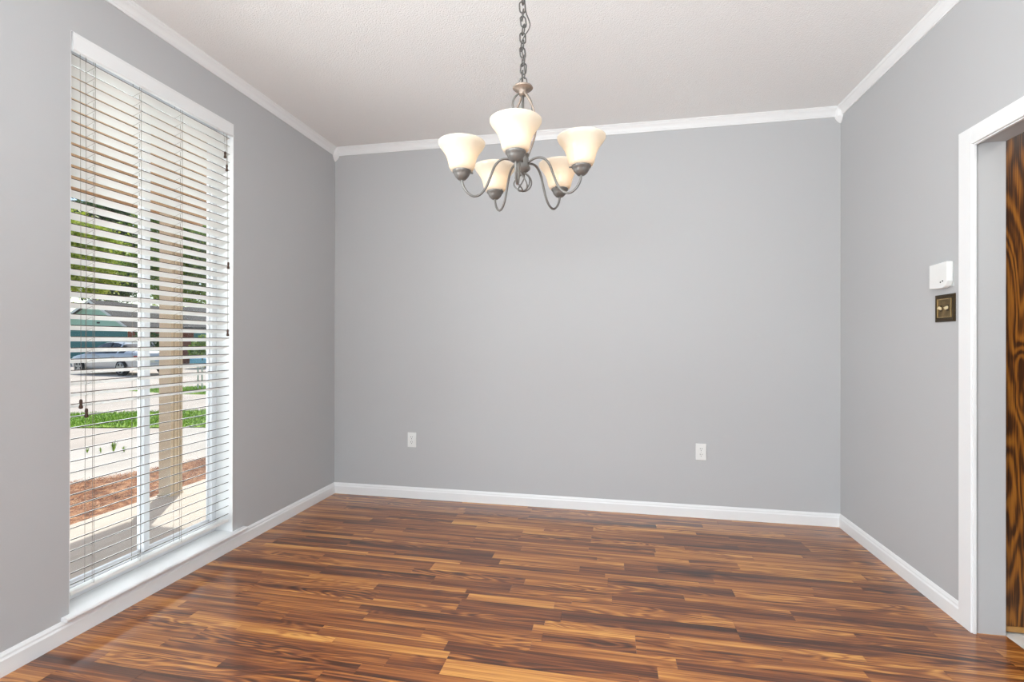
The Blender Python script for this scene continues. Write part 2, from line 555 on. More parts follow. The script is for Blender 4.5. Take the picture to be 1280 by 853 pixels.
# unseen glazed opening, added behind the camera to let the rear fill in
wr = empty('added_window_rear', (W / 2, YR, 0)); wr['kind'] = 'structure'
for xx in (0.35, 1.30, 2.25, W - 0.35):
    MB().box(xx - 0.03 - W / 2, xx + 0.03 - W / 2, -0.09, -0.03, 0, 2.4).build('window_frame', M['vinyl'], wr)
for zz in (0.03, 2.37):
    MB().box(0.35 - W / 2, W / 2 - 0.35, -0.085, -0.035, zz - 0.03, zz + 0.03).build('window_frame', M['vinyl'], wr)

wr = empty('added_window_side', (0, -4.25, WZ0)); wr['kind'] = 'structure'  # unseen window, added behind the camera to let the side fill in
for yy in (-0.77, 0.0, 0.77):
    MB().box(-0.12, -0.06, yy - 0.03, yy + 0.03, 0, WZ1 - WZ0).build('window_frame', M['vinyl'], wr)
for zz in (0.03, WZ1 - WZ0 - 0.03):
    MB().box(-0.115, -0.065, -0.8, 0.8, zz - 0.03, zz + 0.03).build('window_frame', M['vinyl'], wr)

# ------------------------------------------------------------------ window on the left wall
XF = -0.11                                    # inner face of the vinyl frame
win = empty('window_1', (XF, (WY0 + WY1) / 2, WZ0)); win['kind'] = 'structure'
wy = (WY0 + WY1) / 2
hw = (WY1 - WY0) / 2
hh = WZ1 - WZ0
FR = 0.034
for nm, bx in (('frame_side', (-0.035, 0, -hw, -hw + FR, 0, hh)), ('frame_side', (-0.035, 0, hw - FR, hw, 0, hh)),
               ('frame_bottom', (-0.06, 0, -hw + FR, hw - FR, 0, 0.055)), ('frame_top', (-0.06, 0, -hw + FR, hw - FR, hh - 0.05, hh)),
               ('mullion', (-0.030, 0.0, -0.016, 0.016, 0.055, hh - 0.05))):
    MB().box(*bx).build(nm, M['vinyl'], win, bevel=0.003)
for sgn in (-1, 1):
    a, b = sorted((sgn * 0.016, sgn * (hw - FR)))
    gp = MB().box(-0.027, -0.023, a, b, 0.055, hh - 0.05).build('pane', M['glass'], win)
    mb = MB()
    for z0, z1 in ((0.055, 0.073), (hh - 0.066, hh - 0.05)):
        mb.box(-0.034, -0.018, a, b, z0, z1)
    for y0, y1 in ((a, a + 0.005), (b - 0.005, b)):
        mb.box(-0.034, -0.018, y0, y1, 0.055, hh - 0.05)
    mb.build('glazing_bead', M['vinyl'], win)
# white reveal lining: sides and head
lin_ = MB().box(XF, 0.0, WY1 - 0.002, WY1, WZ0, WZ1).box(XF, 0.0, WY0, WY0 + 0.002, WZ0, WZ1).box(XF, 0, WY0, WY1, WZ1 - 0.002, WZ1)
lin_.build('trim_10', M['trim'], kind='structure')
# stool with horns and rounded nose
sp = [(XF, WZ0 - 0.016), (0.028, WZ0 - 0.016), (0.033, WZ0 - 0.012), (0.034, WZ0 - 0.007), (0.032, WZ0 - 0.002), (0.028, WZ0), (XF, WZ0)]
m = MB().prism([(x, WY0, z) for x, z in sp], (0, WY1 - WY0, 0))
sp2 = [(0.0, WZ0 - 0.016)] + sp[1:6] + [(0.0, WZ0)]
m.prism([(x, WY0 - 0.030, z) for x, z in sp2], (0, 0.030, 0)).prism([(x, WY1, z) for x, z in sp2], (0, 0.085, 0))
m.build('trim_11', M['trim'], kind='structure', fix=True)

# ------------------------------------------------------------------ blind
bl = empty('window_blind', (0, wy, WZ0))
tag(bl, 'white horizontal slat blind with valance hanging in the tall window', 'blind')
by0, by1 = WY0 + 0.008 - wy, WY1 - 0.011 - wy
MB().box(-0.060, -0.010, by0, by1, hh - 0.050, hh - 0.006).build('headrail', M['vinyl'], bl, bevel=0.002)
va = MB().prism([(-0.009, by0 + 0.000, z) if i == 0 else p for i, (p, z) in enumerate([((0, 0, 0), hh - 0.074)])] if False else
                [(-0.009, by0, hh - 0.074), (0.004, by0, hh - 0.074), (0.006, by0, hh - 0.070), (0.006, by0, hh - 0.066), (0.002, by0, hh - 0.063), (0.001, by0, hh - 0.012), (0.003, by0, hh - 0.006), (0.002, by0, hh - 0.003), (-0.009, by0, hh - 0.003)],
                (0, by1 - by0 + 0.008, 0))
va.build('valance', M['trim'], bl, fix=True)
XS, SP, SW, TH, TILT = -0.034, 0.0462, 0.050, 0.0036, math.radians(20)
top = hh - 0.098
nsl = int((top - 0.085) / SP) + 1
# slat cross-section, slightly crowned
sm_ = MB()
cs = []
K = 6
for i in range(K + 1):
    u = -SW / 2 + SW * i / K
    cs.append((u, 0.0016 * (1 - (2 * u / SW) ** 2) + TH / 2))
for i in range(K, -1, -1):
    u = -SW / 2 + SW * i / K
    cs.append((u, 0.0016 * (1 - (2 * u / SW) ** 2) - TH / 2))
sm_.prism([(u, by0 + 0.004, z) for u, z in cs], (0, by1 - by0 - 0.012, 0))
o0 = sm_.build('slat', M['slat'], bl, fix=True)
slat_me = o0.data
slat_me.materials.append(mat('slat_edge_shade', (78, 68, 60), 0.6))
for pl in slat_me.polygons:                   # shade put into the colour of the narrow edge, dark grey-brown
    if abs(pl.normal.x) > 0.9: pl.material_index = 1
bpy.data.objects.remove(o0)
zl = 0
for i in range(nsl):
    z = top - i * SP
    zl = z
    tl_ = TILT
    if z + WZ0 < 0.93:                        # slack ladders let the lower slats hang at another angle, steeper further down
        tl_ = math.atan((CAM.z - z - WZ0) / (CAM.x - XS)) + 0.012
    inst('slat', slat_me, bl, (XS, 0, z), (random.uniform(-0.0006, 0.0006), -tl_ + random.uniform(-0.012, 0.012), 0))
zb = zl - 0.030
MB().box(XS - 0.025, XS + 0.025, by0 + 0.004, by1 - 0.008, zb - 0.008, zb + 0.008, Matrix.Rotation(-TILT * 0.4, 3, 'Y')).build('bottom_rail', M['slat'], bl, bevel=0.003)
for yy in (-1.850, -1.640, -1.414):
    ly = yy - wy
    lc = MB()
    dxs, dzs = math.cos(TILT) * 0.0255, math.sin(TILT) * 0.0255
    for sx in (-1, 1):
        lc.tube([(XS + sx * dxs, ly, zb), (XS + sx * dxs, ly, hh - 0.05)], 0.0008, 5)
    for i in range(nsl):
        z = top - i * SP - 0.0035
        lc.tube([(XS - dxs, ly, z - dzs), (XS + dxs, ly, z + dzs)], 0.0005, 4)
    lc.build('ladder_cord', M['cord'], bl)
    MB().tube([(XS, ly + 0.012, zb), (XS, ly + 0.012, hh - 0.05)], 0.0008, 5).build('lift_cord', M['cord'], bl)
tas = MB().lathe([(0.002, 0.0), (0.005, -0.003), (0.006, -0.012), (0.0045, -0.02), (0.0075, -0.034), (0.0065, -0.038), (0.002, -0.040)], (0, 0, 0), 12).mesh('tassel', M['tassel'])
for yy, zz in ((-1.915, 0.965), (-1.893, 0.925), (-1.145, 2.285), (-1.132, 2.215), (-1.122, 1.275), (-1.119, 1.66)):
    c_ = MB().tube([(0.004, yy - wy, zz - WZ0), (-0.002, yy - wy + 0.002, (zz + 2.4) / 2 - WZ0), (-0.006, yy - wy, hh - 0.06)], 0.0008, 5).build('pull_cord', M['cord'], bl)
    inst('tassel', tas, c_, (0.004, yy - wy, zz - WZ0))

# ------------------------------------------------------------------ wall plates
def outlet(x, z, label):
    t = empty('power_outlet', (x, 0, z))
    tag(t, label, 'outlet')
    MB().box(-0.035, 0.035, -0.006, 0, -0.057, 0.057).build('cover_plate', M['white_plastic'], t, bevel=0.003)
    for s_ in (-1, 1):
        c = s_ * 0.0195
        pts = [(0.0172 * math.cos(a) , -0.0085, c + max(-0.0143, min(0.0143, 0.0172 * math.sin(a)))) for a in [2 * math.pi * k / 24 for k in range(24)]]
        r_ = MB().prism(pts, (0, 0.004, 0)).build('receptacle', M['white_plastic'], t, fix=True)
        for xx, hgt in ((-0.0063, 0.0045), (0.0063, 0.0036)):
            MB().box(xx - 0.0012, xx + 0.0012, -0.0089, -0.0084, c + 0.004 - hgt, c + 0.004 + hgt).build('slot', M['slot'], r_)
        MB().lathe([(0.0026, -0.0089), (0.0026, -0.0084)], (0, 0, c - 0.0078), 10, 'y').build('slot', M['slot'], r_)
    MB().lathe([(0.003, -0.0068), (0.003, -0.0058)], (0, 0, 0), 10, 'y').build('screw', M['steel'], t)
outlet(0.657, 0.449, 'white duplex power outlet on grey back wall, the one closer to the window wall')
outlet(2.767, 0.451, 'white duplex power outlet on grey back wall, the one closer to the doorway wall')

# white sensor box with a cut lower corner
Y0, Y1, Z0, Z1 = -1.074, -0.952, 1.448, 1.565
t = empty('wall_chime', (W, (Y0 + Y1) / 2, Z0))
tag(t, 'white plastic chime box with cut lower corner on wall above bronze switch plate', 'chime box')
hw_ = (Y1 - Y0) / 2
h_ = Z1 - Z0
pts = [(0, -hw_ + 0.034, 0.0), (0, hw_, 0.004), (0, hw_, h_ - 0.004), (0, -hw_, h_), (0, -hw_, 0.030), (0, -hw_ + 0.012, 0.010)]
MB().prism([(-0.030, b, c) for a, b, c in pts], (0.024, 0, 0)).build('housing', M['white_plastic'], t, bevel=0.003, fix=True)
MB().box(-0.007, 0, -hw_ + 0.004, hw_ - 0.002, 0.006, h_ - 0.004).build('mounting_plate', mat('grey_plastic', (196, 196, 194), 0.5), t)
for k in range(2):
    MB().lathe([(0.0035, -0.0312), (0.0035, -0.0295)], (0, -hw_ + 0.042 - k * 0.014, 0.028 + 0.004 * k), 10, 'x').build('button', M['slot'], t)

# bronze switch plate with two toggles
Y0, Y1, Z0, Z1 = -1.083, -0.950, 1.299, 1.423
t = empty('switch_plate', (W, (Y0 + Y1) / 2, (Z0 + Z1) / 2))
tag(t, 'aged bronze double light switch plate with raised frame on grey wall', 'switch')
bz = mat('dark_bronze', (78, 64, 44), 0.45, metal=0.7, var=0.3, vscale=60)
bz2 = mat('worn_brass', (176, 150, 104), 0.38, metal=0.8, var=0.35, vscale=50)
hw_, h_ = (Y1 - Y0) / 2, (Z1 - Z0) / 2
MB().box(-0.005, 0, -hw_, hw_, -h_, h_).build('base_plate', bz, t, bevel=0.002)
def frame_mb(y_, z_, wd, x0, x1):
    return MB().box(x0, x1, -y_, y_, z_ - wd, z_).box(x0, x1, -y_, y_, -z_, -z_ + wd).box(x0, x1, -y_, -y_ + wd, -z_ + wd, z_ - wd).box(x0, x1, y_ - wd, y_, -z_ + wd, z_ - wd)
frame_mb(hw_ - 0.006, h_ - 0.006, 0.007, -0.008, -0.004).build('outer_frame', bz, t, bevel=0.0015)
frame_mb(hw_ - 0.019, h_ - 0.019, 0.004, -0.009, -0.004).build('inner_frame', bz2, t, bevel=0.001)
MB().box(-0.0062, -0.004, -hw_ + 0.023, hw_ - 0.023, -h_ + 0.023, h_ - 0.023).build('centre_panel', mat('brass_panel', (128, 106, 70), 0.4, metal=0.7, var=0.4, vscale=40), t)
for k in (-1, 1):
    rot = Matrix.Rotation(math.radians(28 * k), 3, 'Y')
    g = MB().box(-0.019, -0.004, k * 0.022 - 0.005, k * 0.022 + 0.005, -0.006, 0.006, rot).build('toggle', mat('cream_toggle', (226, 208, 168), 0.35), t, bevel=0.0015)
    MB().box(-0.0068, -0.006, k * 0.022 - 0.0075, k * 0.022 + 0.0075, -0.014, 0.014).build('toggle_slot', bz, t)

# ------------------------------------------------------------------ chandelier
CX, CY = 1.877, -2.046
ch = empty('chandelier', (CX, CY, H))
tag(ch, 'five-arm pewter chandelier with lit frosted bell glass shades on a chain', 'chandelier')
pew = mat('antique_pewter', (118, 115, 111), 0.42, metal=0.4, var=0.18, vscale=40)
cop = mat('antique_copper', (150, 134, 122), 0.4, metal=0.4, var=0.25, vscale=40)
def Zr(z): return z - H
def shade_mat():
    m = bpy.data.materials.new('frosted_glass_shade')
    m.use_nodes = True
    n = m.node_tree
    n.nodes.clear()
    out = N(n, 'ShaderNodeOutputMaterial')
    df = N(n, 'ShaderNodeBsdfDiffuse'); df.inputs[0].default_value = (*lin(236, 230, 220), 1)
    tl = N(n, 'ShaderNodeBsdfTranslucent'); tl.inputs[0].default_value = (*lin(244, 236, 222), 1)
    gl = N(n, 'ShaderNodeBsdfGlossy'); gl.inputs['Roughness'].default_value = 0.25
    a = N(n, 'ShaderNodeMixShader'); a.inputs[0].default_value = 0.55
    b = N(n, 'ShaderNodeMixShader'); b.inputs[0].default_value = 0.05
    n.links.new(df.outputs[0], a.inputs[1]); n.links.new(tl.outputs[0], a.inputs[2])
    n.links.new(a.outputs[0], b.inputs[1]); n.links.new(gl.outputs[0], b.inputs[2])
    n.links.new(b.outputs[0], out.inputs[0])
    return m
M['shade'] = shade_mat()
def emit(name, col, st):
    m, n, b = new_mat(name)
    b.inputs['Base Color'].default_value = (*lin(*col), 1)
    b.inputs['Emission Color'].default_value = (*lin(*col), 1)
    b.inputs['Emission Strength'].default_value = st
    return m
M['bulb'] = emit('lit_bulb', (255, 222, 178), 4.0)
MB().lathe([(0.062, 0.0), (0.062, -0.006), (0.055, -0.014), (0.030, -0.026), (0.012, -0.032), (0.006, -0.045)], (0, 0, 0), 28).build('ceiling_canopy', pew, ch)
# chain links
def link_mesh():
    L_, r_ = 0.0170, 0.0088
    pts = []
    for k in range(8): 
        a = math.pi * k / 7
        pts.append((r_ * math.cos(a), 0, L_ - r_ + r_ * math.sin(a)))
    for k in range(8):
        a = math.pi + math.pi * k / 7
        pts.append((r_ * math.cos(a), 0, -L_ + r_ + r_ * math.sin(a)))
    return MB().tube(pts, 0.0023, 6, True).mesh('chain_link', pew)
dark_pew = mat('dark_chain_metal', (86, 83, 80), 0.45, metal=0.4)
lm = link_mesh()
lm.materials[0] = dark_pew
zt, zbm = H - 0.055, 2.038
nl = 28
for i in range(nl):
    z = zt + (zbm - zt) * i / (nl - 1)
    inst('chain_link', lm, ch, (0.002 * math.sin(i * 1.3), 0.002 * math.cos(i * 1.7), Zr(z)), (random.uniform(-0.12, 0.12), random.uniform(-0.12, 0.12), (i % 2) * math.pi / 2 + 0.5 + random.uniform(-0.2, 0.2)))
wire = []
for k in range(40):
    u = k / 39
    z = zt + (2.03 - zt) * u
    bul = 0.024 * math.exp(-((z - 2.195) / 0.035) ** 2)
    ax = 0.5 * k
    wire.append((0.006 * math.cos(ax) + bul, 0.006 * math.sin(ax), Zr(z)))
MB().tube(smooth_path(wire, 3), 0.0018, 6).build('lamp_cord', dark_pew, ch)
# top loop, disc and neck
MB().tube([(0.012 * math.cos(a), 0.004, Zr(2.022) + 0.014 * math.sin(a)) for a in [2 * math.pi * k / 16 for k in range(16)]], 0.0022, 6, True).build('top_loop', pew, ch)
MB().lathe([(0.004, Zr(2.016)), (0.010, Zr(2.010)), (0.030, Zr(2.004)), (0.032, Zr(2.000)), (0.029, Zr(1.997)), (0.012, Zr(1.992)), (0.014, Zr(1.984)), (0.010, Zr(1.976))], (0, 0, 0), 28).build('top_disc', cop, ch)
MB().lathe([(0.0045, Zr(1.985)), (0.0045, Zr(1.79))], (0, 0, 0), 10).build('stem', pew, ch)
# twisted open cage rods
for k in range(4):
    pts = []
    for i in range(15):
        u = i / 14
        z = 1.985 + (1.788 - 1.985) * u
        r_ = 0.010 + 0.032 * math.sin(math.pi * min(1, u ** 0.75)) ** 1.0 + 0.008 * u
        a = k * math.pi / 2 + 0.4 + u * 1.9
        pts.append((r_ * math.cos(a), r_ * math.sin(a), Zr(z)))
    MB().tube(smooth_path(pts, 2), 0.0033, 7).build('cage_rod', cop if k % 2 else pew, ch)
# hub, lower finial, wire ball
MB().lathe([(0.008, Zr(1.800)), (0.020, Zr(1.793)), (0.021, Zr(1.788)), (0.017, Zr(1.783)), (0.019, Zr(1.779)), (0.020, Zr(1.757)), (0.024, Zr(1.752)), (0.024, Zr(1.746)), (0.018, Zr(1.740)), (0.010, Zr(1.735)), (0.004, Zr(1.728))], (0, 0, 0), 24).build('hub', pew, ch)
MB().lathe([(0.003, Zr(1.738)), (0.003, Zr(1.732))], (0, 0, 0), 8).build('finial_stem', pew, ch)
for k in range(6):
    pts = []
    for i in range(13):
        u = i / 12
        th = math.pi * u
        a = k * 2 * math.pi / 6 + 1.9 * u
        r_ = 0.0275 * math.sin(th) + 0.001
        pts.append((r_ * math.cos(a), r_ * math.sin(a), Zr(1.705 + 0.0275 * math.cos(th))))
    MB().tube(pts, 0.0024, 6).build('ball_wire', pew, ch)
# arms with cups, shades and bulbs
apath = [(0.018, 1.764), (0.040, 1.774), (0.066, 1.772), (0.087, 1.752), (0.101, 1.718), (0.115, 1.683), (0.134, 1.659), (0.156, 1.653), (0.176, 1.666), (0.187, 1.686), (0.190, 1.704)]
amesh = MB().tube(smooth_path([(r_, 0, Zr(z)) for r_, z in apath], 4), 0.0038, 8).mesh('arm', pew)
cupm = MB().lathe([(0.006, 0), (0.012, 0.001), (0.019, 0.008), (0.023, 0.014), (0.0245, 0.020), (0.028, 0.022), (0.029, 0.030), (0.027, 0.034), (0.020, 0.034)], (0, 0, 0), 24).mesh('lamp_cup', pew)
outer = [(0.024, 0.0), (0.034, 0.003), (0.0385, 0.012), (0.0410, 0.024), (0.0440, 0.036), (0.0500, 0.050), (0.0590, 0.064), (0.0670, 0.074), (0.0715, 0.083), (0.0718, 0.0865)]
inner = [(r_ - 0.0028, z + 0.001) for r_, z in reversed(outer)]
shm = MB().lathe(outer + [(0.0702, 0.0875)] + inner, (0, 0, 0), 40, cap=False).mesh('lamp_shade', M['shade'])
bulbm = MB().lathe([(0.010, 0.0), (0.012, 0.010), (0.018, 0.022), (0.022, 0.034), (0.0215, 0.044), (0.016, 0.054), (0.006, 0.060), (0.001, 0.061)], (0, 0, 0), 20).mesh('bulb', M['bulb'])
scm = MB().lathe([(0.0025, 0.028), (0.0025, 0.036)], (0, 0, 0), 8, 'x').mesh('thumb_screw', pew)
base_a = math.atan2(-cf.y, -cf.x)
for k in range(5):
    a = base_a - math.radians(7) + k * 2 * math.pi / 5
    ar = inst('arm', amesh, ch, (0, 0, 0), (0, 0, a))
    cp = inst('lamp_cup', cupm, ch, (0.19 * math.cos(a), 0.19 * math.sin(a), Zr(1.700)), (0, 0, a + 2.2))
    sc = inst('thumb_screw', scm, cp, (0, 0, 0.026), (0, 0, 1.2))
    sh = inst('lamp_shade', shm, ch, (0.19 * math.cos(a), 0.19 * math.sin(a), Zr(1.7265)), (0, 0, a))
    inst('bulb', bulbm, sh, (0, 0, 0.014))

# ------------------------------------------------------------------ outside: porch
def pick(x, y, depth):
    """point at a given depth along the view through a pixel of the 1280x853 photo"""
    return CAM + (cf + cr * ((x - 640) / FOC) - cu * ((y - 426.5) / FOC)) * depth

conc = mat('pale_concrete', (208, 199, 188), 0.85, var=0.10, vscale=2.2, bump=(60, 0.2, 0.003))
conc2 = mat('drive_concrete', (206, 192, 178), 0.85, var=0.12, vscale=0.8, bump=(40, 0.2, 0.004))
tan = mat('tan_paint', (222, 192, 158), 0.6)
beige = mat('beige_post_paint', (216, 200, 176), 0.55)
ZS = -0.12
slab = MB().box(-1.67, -0.14, -6, 7, -0.40, ZS).build('porch_slab', conc, bevel=0.01, kind='structure')
pp = empty('porch_post', (-1.585, 0.038, ZS))
tag(pp, 'square beige porch post with vertical trim strips standing on slab edge', 'post')
MB().box(-0.058, 0.058, -0.058, 0.058, 0.0, 2.46).build('shaft', beige, pp, bevel=0.004)
for yy in (-0.050, -0.012, 0.022, 0.050):
    MB().box(0.056, 0.066, yy - 0.009, yy + 0.009, 0, 2.46).build('trim_strip', beige, pp, bevel=0.002)
MB().box(-0.066, 0.070, -0.066, 0.066, 0, 0.012).build('base_plate', beige, pp)
rf = MB().box(-2.46, -0.16, -6, 1.3, 2.56, 2.66).build('roof_porch', tan, kind='structure')
bd = MB().box(0, 0.146, -6, 1.3, 2.545, 2.56).mesh('soffit_board', tan)
for i in range(15):
    inst('soffit_board', bd, rf, (-0.16 - 0.152 * (i + 1), 0, 0))
MB().box(-1.68, -1.50, -6, 1.3, 2.335, 2.545).build('beam', tan, rf, bevel=0.004)
MB().box(-2.48, -2.46, -6, 1.3, 2.50, 2.70).build('fascia', tan, rf)

# the house front carries on past the room on both sides
MB().box(-0.14, 0.0, 0.12, 7, -0.40, 2.9).build('wall_exterior', beige, kind='structure')
MB().box(-0.14, 0.0, -6, YR - 0.12, -0.40, 2.9).build('wall_exterior_rear', beige, kind='structure')
MB().box(-0.14, 0.0, YR - 0.12, 0.12, -0.40, -0.02).build('foundation', beige, kind='structure')
# ground
ZG = -0.25
MB().box(-80, -1.67, -60, 90, -0.8, ZG - 0.02).build('ground', conc2, kind='structure')
# walkway slabs between the planting bed and the grass
wk = MB().box(-4.9, -1.67, -6, 9, -0.4, ZG - 0.012).build('walkway', conc, kind='structure')

# planting bed of pine straw
straw = []
def straw_mat(name, cols):
    m, n, b = new_mat(name)
    tc = N(n, 'ShaderNodeTexCoord')
    nz = N(n, 'ShaderNodeTexNoise'); nz.inputs['Scale'].default_value = 15; nz.inputs['Detail'].default_value = 4
    rp = N(n, 'ShaderNodeValToRGB')
    e = rp.color_ramp.elements
    e[0].position = 0.30; e[0].color = (*lin(*cols[0]), 1)
    e[1].position = 0.72; e[1].color = (*lin(*cols[-1]), 1)
    for i, c_ in enumerate(cols[1:-1]):
        x = e.new(0.30 + 0.42 * (i + 1) / (len(cols) - 1)); x.color = (*lin(*c_), 1)
    n.links.new(tc.outputs['Object'], nz.inputs['Vector']); n.links.new(nz.outputs['Fac'], rp.inputs['Fac'])
    n.links.new(rp.outputs['Color'], b.inputs['Base Color'])
    b.inputs['Roughness'].default_value = 0.85
    return m
M['straw'] = straw_mat('pine_straw', [(78, 46, 32), (146, 92, 60), (196, 144, 102), (226, 188, 148)])
rg = random.Random(3)
def bed_edge(y):
    return -3.05 - 0.30 * math.sin(y * 1.3 + 2.2) - 0.35 * max(0, min(1, (0.9 - y) / 1.6))
def bed_h(x, y):
    e = bed_edge(y)
    d = min(1, max(0, (x - e) / 0.35))
    return ZG - 0.01 + (0.07 * d + 0.03 * noise.noise(Vector((x * 2.5, y * 2.5, 0)))) * (0.25 + 0.75 * d)
mb = MB()
NX, NY = 22, 90
for j in range(NY + 1):
    yy = -4 + 7.4 * j / NY
    for i in range(NX + 1):
        e = bed_edge(yy)
        xx = e + (-1.672 - e) * i / NX
        mb.v.append((xx, yy, bed_h(xx, yy)))
for j in range(NY):
    for i in range(NX):
        a = j * (NX + 1) + i
        mb.f.append((a, a + 1, a + NX + 2, a + NX + 1)); mb.sm.append(True)
for k in range(15000):
    yy = rg.uniform(-1.2, 3.35)
    e = bed_edge(yy)
    xx = e - 0.06 + (-1.70 - e) * rg.random()
    z = bed_h(xx, yy) + rg.uniform(0.0, 0.025)
    a = rg.uniform(0, math.pi)
    L_ = rg.uniform(0.04, 0.11)
    d = Vector((math.cos(a), math.sin(a), rg.uniform(-0.25, 0.25))) * L_
    n_ = Vector((-math.sin(a), math.cos(a), 0)) * 0.0022
    p = Vector((xx, yy, z))
    mb.add([p - n_, p + n_, p + d * 0.5 + n_ + Vector((0, 0, 0.008)), p + d * 0.5 - n_ + Vector((0, 0, 0.008)), p + d], [(0, 1, 2, 3), (3, 2, 4)])
o = mb.build('pine_straw', M['straw'], kind='stuff')
tag(o, 'reddish brown pine straw mulch heaped beside the porch slab', 'mulch')

# grass
M['grass'] = straw_mat('grass_blades', [(70, 104, 26), (118, 156, 36), (160, 196, 56), (190, 216, 84)])
M['turf'] = straw_mat('turf_soil', [(88, 110, 36), (120, 146, 46), (150, 176, 62)])
def lawn(name, poly, z, nblades, h, label, seed):
    rg = random.Random(seed)
    mb = MB()
    mb.prism([(x, y, z - 0.02) for x, y in poly], (0, 0, 0.02))
    xs, ys = [p[0] for p in poly], [p[1] for p in poly]
    def inside(x, y):
        c = False
        j = len(poly) - 1
        for i in range(len(poly)):
            if (poly[i][1] > y) != (poly[j][1] > y) and x < (poly[j][0] - poly[i][0]) * (y - poly[i][1]) / (poly[j][1] - poly[i][1]) + poly[i][0]:
                c = not c
            j = i
        return c
    k = 0
    while k < nblades:
        x, y = rg.uniform(min(xs), max(xs)), rg.uniform(min(ys), max(ys))
        if not inside(x, y): continue
        k += 1
        a = rg.uniform(0, 2 * math.pi)
        w_ = Vector((math.cos(a), math.sin(a), 0)) * 0.006
        ln = Vector((rg.gauss(0, 0.025), rg.gauss(0, 0.025), 0))
        p = Vector((x, y, z))
        hh_ = h * rg.uniform(0.5, 1.2)
        mb.add([p - w_, p + w_, p + ln * 0.4 + Vector((0, 0, hh_ * 0.6)) + w_ * 0.6, p + ln * 0.4 + Vector((0, 0, hh_ * 0.6)) - w_ * 0.6, p + ln + Vector((0, 0, hh_))], [(0, 1, 2, 3), (3, 2, 4)])
    o = mb.build(name, M['grass'], kind='stuff', fix=False)
    tag(o, label, 'grass')
    return o
lawn('grass', [(-11.5, 2.2), (-6.77, 3.14), (-4.5, 3.62), (-2.5, 4.05), (-2.5, 6.0), (-6.1, 5.35), (-8.3, 4.35), (-11.5, 3.2)], ZG, 14000, 0.06, 'bright green grass strip between the walkway and the pale drive', 5)
lawn('grass', [(-12.3, 8.6), (-9.6, 8.0), (-7.8, 8.2), (-7.6, 11.0), (-10.4, 10.4)], ZG - 0.015, 7000, 0.06, 'small green grass patch around the foot of the mailbox', 6)
lawn('grass', [(-16.2, 16.5), (-13.5, 13.2), (-9, 13.4), (-9, 24), (-17.5, 24.5)], ZG - 0.015, 9000, 0.10, 'green lawn in front of the mint green house', 8)

# weeds in the walkway crack
for i, (px, dy_) in enumerate(((109, 567), (126, 567), (142, 566), (155, 566))):
    dep = (CAM.z - ZG + 0.012) * FOC / (dy_ - 427.5)
    p = pick(px, dy_, dep)
    t = empty('weed', (p.x, p.y, ZG - 0.014))
    tag(t, ('low green weed tuft at the end of the crack, farthest from the porch post', 'low green weed tuft next to the tall weed in the walkway crack',
            'tall spreading green weed tuft in the walkway crack', 'tiny green weed sprig at the crack end nearer the porch post')[i], 'weed', 'weeds in the walkway crack')
    rg = random.Random(40 + i)
    big = 1.0 if i == 2 else 0.5
    mb = MB()
    for k in range(26 if i == 2 else 14):
        a = rg.uniform(0, 6.28)
        d = Vector((math.cos(a), math.sin(a), 0)) * rg.uniform(0.02, 0.09) * big
        hgt = rg.uniform(0.05, 0.16) * big
        s_ = Vector((-math.sin(a), math.cos(a), 0)) * 0.0035
        mb.add([-s_, s_, d * 0.6 + s_ + Vector((0, 0, hgt)), d * 0.6 - s_ + Vector((0, 0, hgt)), d + Vector((0, 0, hgt * 0.9))], [(0, 1, 2, 3), (3, 2, 4)])
    mb.build('leaves', M['grass'], t)

# mailbox on two posts
mpos = pick(250, 486.5, (CAM.z - ZG + 0.0) * FOC / (486.5 - 427.5))
t = empty('mailbox', (mpos.x, mpos.y, ZG - 0.01), math.atan2(cr.y, cr.x) + 0.12)
tag(t, 'blue mailbox on two thin white posts in a grass patch', 'mailbox')
blue = mat('light_blue_metal', (112, 176, 206), 0.4)
wpost = mat('post_grey', (190, 192, 190), 0.6)
for s_ in (-0.06, 0.06):
    MB().box(s_ - 0.014, s_ + 0.014, -0.02, 0.02, 0, 0.80).build('post', wpost, t)
pf = [(0.0, 0.78 + 0.0)]
prof = [(-0.09, 0.79), (-0.09, 0.90)] + [(-0.09 * math.cos(math.pi * k / 8), 0.90 + 0.05 * math.sin(math.pi * k / 8)) for k in range(1, 8)] + [(0.09, 0.90), (0.09, 0.79)]
MB().prism([(-0.26, a, b) for a, b in prof], (0.52, 0, 0)).build('box', blue, t, fix=True, bevel=0.006)
MB().box(-0.28, 0.28, -0.10, 0.10, 0.775, 0.79).build('shelf_board', wpost, t)
MB().box(0.10, 0.13, -0.102, -0.092, 0.88, 1.00).build('flag', mat('dark_flag', (60, 90, 80), 0.5), t)

